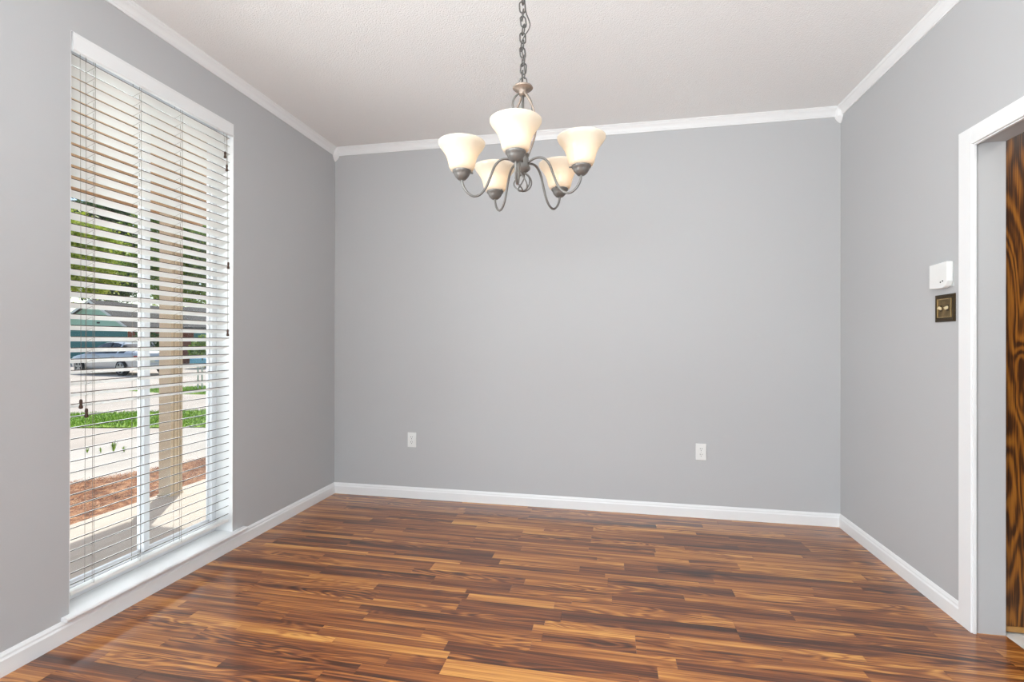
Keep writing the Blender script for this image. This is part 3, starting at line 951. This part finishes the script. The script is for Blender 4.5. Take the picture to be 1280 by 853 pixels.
# ------------------------------------------------------------------ neighbouring house
hd = 31.0
gA = pick(117, 377, hd)                      # gable peak
ex = (cr * 1.0 + cf * 0.0); ex.z = 0; ex.normalize()
rz = math.atan2(ex.y, ex.x)
GZ = -0.30
hs = empty('house', (gA.x, gA.y, GZ), rz)
tag(hs, 'mint green gabled house with teal garage door and brown brick wing', 'house')
sid = mat('mint_siding', (178, 216, 196), 0.7)
teal = mat('teal_door_paint', (66, 128, 128), 0.55)
shing = mat('dark_shingle', (92, 88, 84), 0.9, var=0.25, vscale=6)
wht = mat('white_fascia', (226, 232, 228), 0.6)
eh, ph = 2.42, gA.z - GZ
MB().box(-2.3, 2.25, 0, 7, 0, eh).build('garage_wall', sid, hs)
for k in range(12):                           # gable siding boards
    z0 = eh + (ph - eh) * k / 12
    z1 = eh + (ph - eh) * (k + 1) / 12
    a0, a1 = 2.25 * (1 - k / 12), 2.25 * (1 - (k + 1) / 12)
    MB().prism([(-a0, -0.03, z0), (a0, -0.03, z0), (a1, -0.012, z1), (-a1, -0.012, z1)], (0, 0.06, 0)).build('siding_board', sid, hs, fix=True)
for k in range(4):
    MB().box(-2.05, 2.15, -0.05, 0.0, 0.02 + k * 0.53, 0.02 + k * 0.53 + 0.52).build('garage_door_panel', teal, hs, bevel=0.01)
MB().box(-2.15, 2.25, -0.045, 0.0, 2.15, 2.42).build('door_header', teal, hs)
for s_ in (-1, 1):
    MB().prism([(s_ * 0.0, -0.35, ph + 0.10), (s_ * 2.75, -0.35, eh - 0.22), (s_ * 2.75, -0.35, eh - 0.34), (0, -0.35, ph - 0.02)], (0, 8, 0)).build('roof_slope', shing, hs, fix=True)
    MB().prism([(s_ * 0.0, -0.38, ph + 0.08), (s_ * 2.75, -0.38, eh - 0.24), (s_ * 2.75, -0.38, eh - 0.40), (0, -0.38, ph - 0.08)], (0, 0.03, 0)).build('barge_board', wht, hs, fix=True)
for zz in (2.62, 2.98):
    MB().box(0.28, 0.42, -0.10, -0.02, zz, zz + 0.10).build('gable_vent', mat('vent_dark', (70, 74, 72), 0.7), hs)
brick = mat('brown_brick', (150, 92, 72), 0.85, var=0.35, vscale=14)
MB().box(2.25, 12.5, 1.2, 8, 0, 2.35).build('brick_wing', brick, hs)
MB().box(2.25, 2.75, -0.1, 1.2, 0, 2.3).build('brick_pier', brick, hs)
MB().prism([(2.3, 0.5, 2.3), (2.3, 0.5, 2.42), (2.3, 4.6, 4.0), (2.3, 8.7, 2.42), (2.3, 8.7, 2.3)], (10.8, 0, 0)).build('wing_roof', shing, hs, fix=True)
MB().box(5.6, 6.9, 1.15, 1.2, 0.1, 2.1).build('front_door', teal, hs)
for xx in (3.3, 9.0):
    f_ = MB().box(xx, xx + 1.3, 1.15, 1.2, 0.9, 2.0).build('window_frame', wht, hs)
    MB().box(xx + 0.07, xx + 1.23, 1.13, 1.16, 0.97, 1.93).build('pane', mat('dark_pane', (52, 60, 62), 0.1), f_)

# ------------------------------------------------------------------ parked sedan
def make_car():
    rear = pick(155, 470.5, (CAM.z + 0.27) * FOC / (470.5 - 427.5))     # near rear wheel on the ground
    al = math.radians(20)
    hx = (-cr * math.cos(al) + cf * math.sin(al)); hx.z = 0; hx.normalize()
    rz_ = math.atan2(hx.y, hx.x)
    side = Vector((-math.sin(rz_), math.cos(rz_), 0))                   # car's left
    org = Vector((rear.x, rear.y, -0.27)) - hx * 1.0 - side * 0.80      # near side is the left flank
    org.z = -0.27
    t = empty('parked_car', org, rz_)
    tag(t, 'silver four-door sedan parked on the drive before the green house', 'car')
    paint = mat('silver_car_paint', (196, 198, 200), 0.3, metal=0.35, coat=0.6)
    glassd = mat('tinted_car_glass', (32, 40, 42), 0.08)
    rub = mat('tyre_rubber', (34, 34, 34), 0.8)
    alloy = mat('alloy_rim', (176, 178, 180), 0.35, metal=0.8)
    red = mat('red_tail_lamp', (168, 24, 30), 0.25)
    # station: x, half width, bottom z, shoulder z, roof z, roof half width
    st = [(0.00, 0.62, 0.42, 0.78, 0.84, 0.52), (0.08, 0.76, 0.32, 0.90, 0.98, 0.60), (0.30, 0.86, 0.26, 0.96, 1.03, 0.66), (0.62, 0.90, 0.22, 0.97, 1.07, 0.66),
          (0.95, 0.91, 0.20, 0.96, 1.20, 0.62), (1.35, 0.92, 0.20, 0.95, 1.36, 0.58), (1.75, 0.92, 0.20, 0.94, 1.44, 0.57), (2.25, 0.92, 0.20, 0.93, 1.46, 0.57),
          (2.65, 0.92, 0.20, 0.92, 1.43, 0.57), (3.00, 0.92, 0.20, 0.92, 1.32, 0.59), (3.35, 0.92, 0.20, 0.92, 1.12, 0.64), (3.62, 0.91, 0.20, 0.90, 0.98, 0.68),
          (4.05, 0.90, 0.20, 0.84, 0.92, 0.66), (4.45, 0.86, 0.22, 0.76, 0.83, 0.60), (4.70, 0.74, 0.26, 0.66, 0.72, 0.50), (4.80, 0.58, 0.34, 0.58, 0.62, 0.42)]
    def ring(s_):
        x, w_, zb_, zs, zr, wr_ = s_
        half = [(0.0, zb_), (w_ * 0.86, zb_), (w_ * 0.98, zb_ + 0.16), (w_, (zb_ + zs) / 2), (w_ * 0.97, zs - 0.06), (w_ * 0.93, zs), (wr_, zr - 0.05), (wr_ * 0.86, zr - 0.012), (0.0, zr)]
        return [(x, y_, z_) for y_, z_ in half] + [(x, -y_, z_) for y_, z_ in half[-2:0:-1]]
    rings = [ring(s_) for s_ in st]
    n = len(rings[0])
    flat = [p for r in rings for p in r]
    groups = {'body': [], 'side_window_a': [], 'side_window_b': [], 'rear_window': [], 'windshield': []}
    for j in range(len(st) - 1):
        for i in range(n):
            f = (j * n + i, j * n + (i + 1) % n, (j + 1) * n + (i + 1) % n, (j + 1) * n + i)
            nm = 'body'
            if i == 5 and 4 <= j <= 9: nm = 'side_window_a'
            if i == n - 6 and 4 <= j <= 9: nm = 'side_window_b'
            if i in (6, 7, 8, 9) and j in (3, 4): nm = 'rear_window'
            if i in (6, 7, 8, 9) and j in (8, 9, 10): nm = 'windshield'
            groups[nm].append(f)
    groups['body'] += [tuple(range(n)), tuple((len(st) - 1) * n + i for i in range(n))]
    for nm, fs in groups.items():
        used = sorted({i for f in fs for i in f})
        ix = {g: k for k, g in enumerate(used)}
        MB().add([flat[i] for i in used], [tuple(ix[i] for i in f) for f in fs], True).build('side_window' if nm.startswith('side') else nm, paint if nm == 'body' else glassd, t, fix=(nm == 'body'))
    for s_ in (-1, 1):                        # door pillars
        for x0, x1 in ((2.05, 2.13), (1.30, 1.40)):
            MB().prism([(x0, s_ * 0.862, 0.93), (x1, s_ * 0.862, 0.93), (x1 - 0.02, s_ * 0.578, 1.41), (x0 - 0.02, s_ * 0.578, 1.41)], (0, s_ * 0.012, 0.004)).build('pillar', glassd if x0 > 2 else paint, t, fix=True)
        MB().box(0.02, 0.34, s_ * 0.80 - 0.06, s_ * 0.80 + 0.055, 0.72, 0.86).build('tail_lamp', red, t, bevel=0.02)
        MB().box(4.42, 4.72, s_ * 0.72 - 0.09, s_ * 0.72 + 0.06, 0.58, 0.68).build('headlamp', wht, t, bevel=0.02)
        MB().box(3.00, 3.14, s_ * 0.98 - 0.09, s_ * 0.98 + 0.09, 0.90, 1.02).build('wing_mirror', paint, t, bevel=0.03)
        for xx in (1.5, 2.45):
            MB().box(xx, xx + 0.18, s_ * 0.915 - 0.012, s_ * 0.915 + 0.018, 0.80, 0.83).build('door_handle', alloy, t)
        for xx in (1.0, 3.8):
            MB().lathe([(0.35, -0.012), (0.37, -0.006), (0.37, 0.004)], (xx, s_ * 0.915, 0.32), 28, 'y').build('wheel_arch', rub, t)
            wl = MB().lathe([(0.24, -0.10), (0.30, -0.11), (0.325, -0.09), (0.325, 0.09), (0.30, 0.11), (0.24, 0.10)], (xx, s_ * 0.845, 0.325), 28, 'y').build('tyre', rub, t)
            rm = MB()
            for k in range(5):
                a = k * 2 * math.pi / 5
                rot = Matrix.Rotation(a, 3, 'Y')
                v = [rot @ Vector(p) for p in ((-0.035, 0, 0.03), (0.035, 0, 0.03), (0.05, 0, 0.23), (-0.05, 0, 0.23))]
                rm.prism([(xx + p.x, s_ * 0.96 + p.y, 0.325 + p.z) for p in v], (0, -s_ * 0.02, 0))
            rm.lathe([(0.21, -0.012), (0.24, -0.012), (0.24, 0.012), (0.21, 0.012)], (xx, s_ * 0.955, 0.325), 28, 'y', cap=False)
            rm.build('rim', alloy, wl, fix=True)
    MB().box(-0.015, 0.02, -0.18, 0.18, 0.60, 0.72).build('number_plate', mat('plate_blue_white', (150, 172, 200), 0.5), t)
    MB().box(-0.05, 0.25, -0.72, 0.72, 0.34, 0.52).build('rear_bumper', paint, t, bevel=0.05)
    return t
make_car()

# ------------------------------------------------------------------ trees
bark = mat('grey_brown_bark', (112, 98, 82), 0.9, var=0.3, vscale=5)
def leaf_mat(name, cols):
    m, n, b = new_mat(name)
    tc = N(n, 'ShaderNodeTexCoord')
    nz = N(n, 'ShaderNodeTexNoise'); nz.inputs['Scale'].default_value = 3.2; nz.inputs['Detail'].default_value = 5
    rp = N(n, 'ShaderNodeValToRGB')
    e = rp.color_ramp.elements
    e[0].position = 0.36; e[0].color = (*lin(*cols[0]), 1)
    e[1].position = 0.66; e[1].color = (*lin(*cols[2]), 1)
    x = e.new(0.5); x.color = (*lin(*cols[1]), 1)
    L = n.links.new
    L(tc.outputs['Object'], nz.inputs['Vector']); L(nz.outputs['Fac'], rp.inputs['Fac']); L(rp.outputs['Color'], b.inputs['Base Color'])
    b.inputs['Roughness'].default_value = 0.5
    tl = N(n, 'ShaderNodeBsdfTranslucent')
    mx = N(n, 'ShaderNodeMixShader'); mx.inputs[0].default_value = 0.35
    L(rp.outputs['Color'], tl.inputs[0]); L(b.outputs[0], mx.inputs[1]); L(tl.outputs[0], mx.inputs[2])
    L(mx.outputs[0], n.nodes['Material Output'].inputs[0])
    return m
LF = [leaf_mat('leaf_bright', [(128, 158, 40), (190, 206, 66), (232, 234, 120)]), leaf_mat('leaf_mid', [(80, 116, 38), (132, 166, 54), (188, 206, 90)]), leaf_mat('leaf_dark', [(40, 66, 32), (64, 96, 44), (98, 128, 60)])]
def tree(base, crown, radii, nleaf, lsize, lm, label, seed, nclump=26, trunk_r=0.2):
    rg = random.Random(seed)
    t = empty('tree', base)
    tag(t, label, 'tree', 'trees across the drive')
    c = Vector(crown) - Vector(base)
    tr = MB()
    tr.tube(smooth_path([(0, 0, -0.1), (c.x * 0.15, c.y * 0.15, c.z * 0.3), (c.x * 0.6, c.y * 0.6, c.z * 0.65), c], 4), [trunk_r * (1 - 0.7 * k / 12) for k in range(13)], 9)
    tr.build('trunk', bark, t)
    clumps = []
    for k in range(nclump):
        while True:
            u = Vector((rg.uniform(-1, 1), rg.uniform(-1, 1), rg.uniform(-1, 1)))
            if 0.15 < u.length < 1: break
        p = c + Vector((u.x * radii[0], u.y * radii[1], u.z * radii[2]))
        clumps.append((p, rg.uniform(0.22, 0.40) * min(radii)))
    br = MB()
    for p, r_ in clumps[:20]:
        st_ = c * rg.uniform(0.6, 0.95)
        mid = (st_ + p) / 2 + Vector((rg.uniform(-.3, .3), rg.uniform(-.3, .3), rg.uniform(0, .5)))
        br.tube(smooth_path([st_, mid, p], 4), [0.07, 0.065, 0.06, 0.055, 0.05, 0.045, 0.035, 0.03, 0.02], 6)
    br.build('branches', bark, t)
    mb = MB()
    for k in range(nleaf):
        p, r_ = clumps[k % nclump]
        d = Vector((rg.gauss(0, 0.6), rg.gauss(0, 0.6), rg.gauss(0, 0.5))) * r_
        q = p + d
        a = Vector((rg.uniform(-1, 1), rg.uniform(-1, 1), rg.uniform(-0.6, 0.6))).normalized() * lsize * rg.uniform(0.7, 1.4)
        b = a.cross(Vector((rg.uniform(-1, 1), rg.uniform(-1, 1), rg.uniform(-1, 1)))).normalized() * lsize * 0.45
        mb.add([q - a, q + b, q + a, q - b], [(0, 1, 2, 3)])
    mb.build('foliage', lm, t, kind='stuff')
    return t
def ground_at(px, depth):
    p = pick(px, 430, depth)
    return Vector((p.x, p.y, ZG - 0.05))
def shrub(px, dep, r, lm, label, seed):
    rg = random.Random(seed)
    p = ground_at(px, dep)
    t = empty('shrub', (p.x, p.y, -0.30))
    tag(t, label, 'shrub')
    st_ = MB()
    for k in range(5):
        a = k * 1.257
        st_.tube([(0, 0, 0), (0.3 * r * math.cos(a), 0.3 * r * math.sin(a), r * 0.8), (0.6 * r * math.cos(a), 0.6 * r * math.sin(a), r * 1.5)], [0.04, 0.03, 0.015], 6)
    st_.build('stems', bark, t)
    mb = MB()
    for k in range(2600):
        u = Vector((rg.gauss(0, 1), rg.gauss(0, 1), rg.gauss(0, 1))).normalized() * rg.uniform(0.55, 1.0)
        q = Vector((u.x * r, u.y * r, r * 1.15 + u.z * r * 1.1))
        a = Vector((rg.uniform(-1, 1), rg.uniform(-1, 1), rg.uniform(-1, 1))).normalized() * 0.09
        b = a.cross(Vector((rg.uniform(-1, 1), rg.uniform(-1, 1), rg.uniform(-1, 1)))).normalized() * 0.05
        mb.add([q - a, q + b, q + a, q - b], [(0, 1, 2, 3)])
    mb.build('foliage', lm, t, kind='stuff')
shrub(183, 28.6, 0.95, LF[2], 'rounded dark green shrub growing against the brick pier', 61)
shrub(258, 27.2, 0.85, LF[1], 'rounded light green shrub on the lawn behind the mailbox', 62)
for i, (px, dep, cy, rad, nl_, ls, lab) in enumerate(((80, 46, 312, (3.6, 3.6, 4.6), 30000, 0.20, 'bright yellow-green leafy tree rising behind the mint gable'),
                                             (226, 46, 322, (3.5, 3.5, 4.6), 26000, 0.20, 'mid green leafy tree behind the brick wing, in line with the porch post'),
                                             (20, 78, 300, (6.0, 6.0, 8.4), 16000, 0.36, 'tall dark green tree far behind the mint gable'),
                                             (140, 62, 306, (4.6, 4.6, 7.0), 20000, 0.30, 'tall dark green tree far behind the brick wing roof'),
                                             (310, 76, 318, (5.2, 5.2, 7.6), 16000, 0.34, 'broad green tree beyond the far end of the brick wing'))):
    tree(ground_at(px, dep), pick(px, cy, dep), rad, nl_, ls, LF[(0, 1, 2, 2, 1)[i]], lab, 20 + i, 46, 0.3)
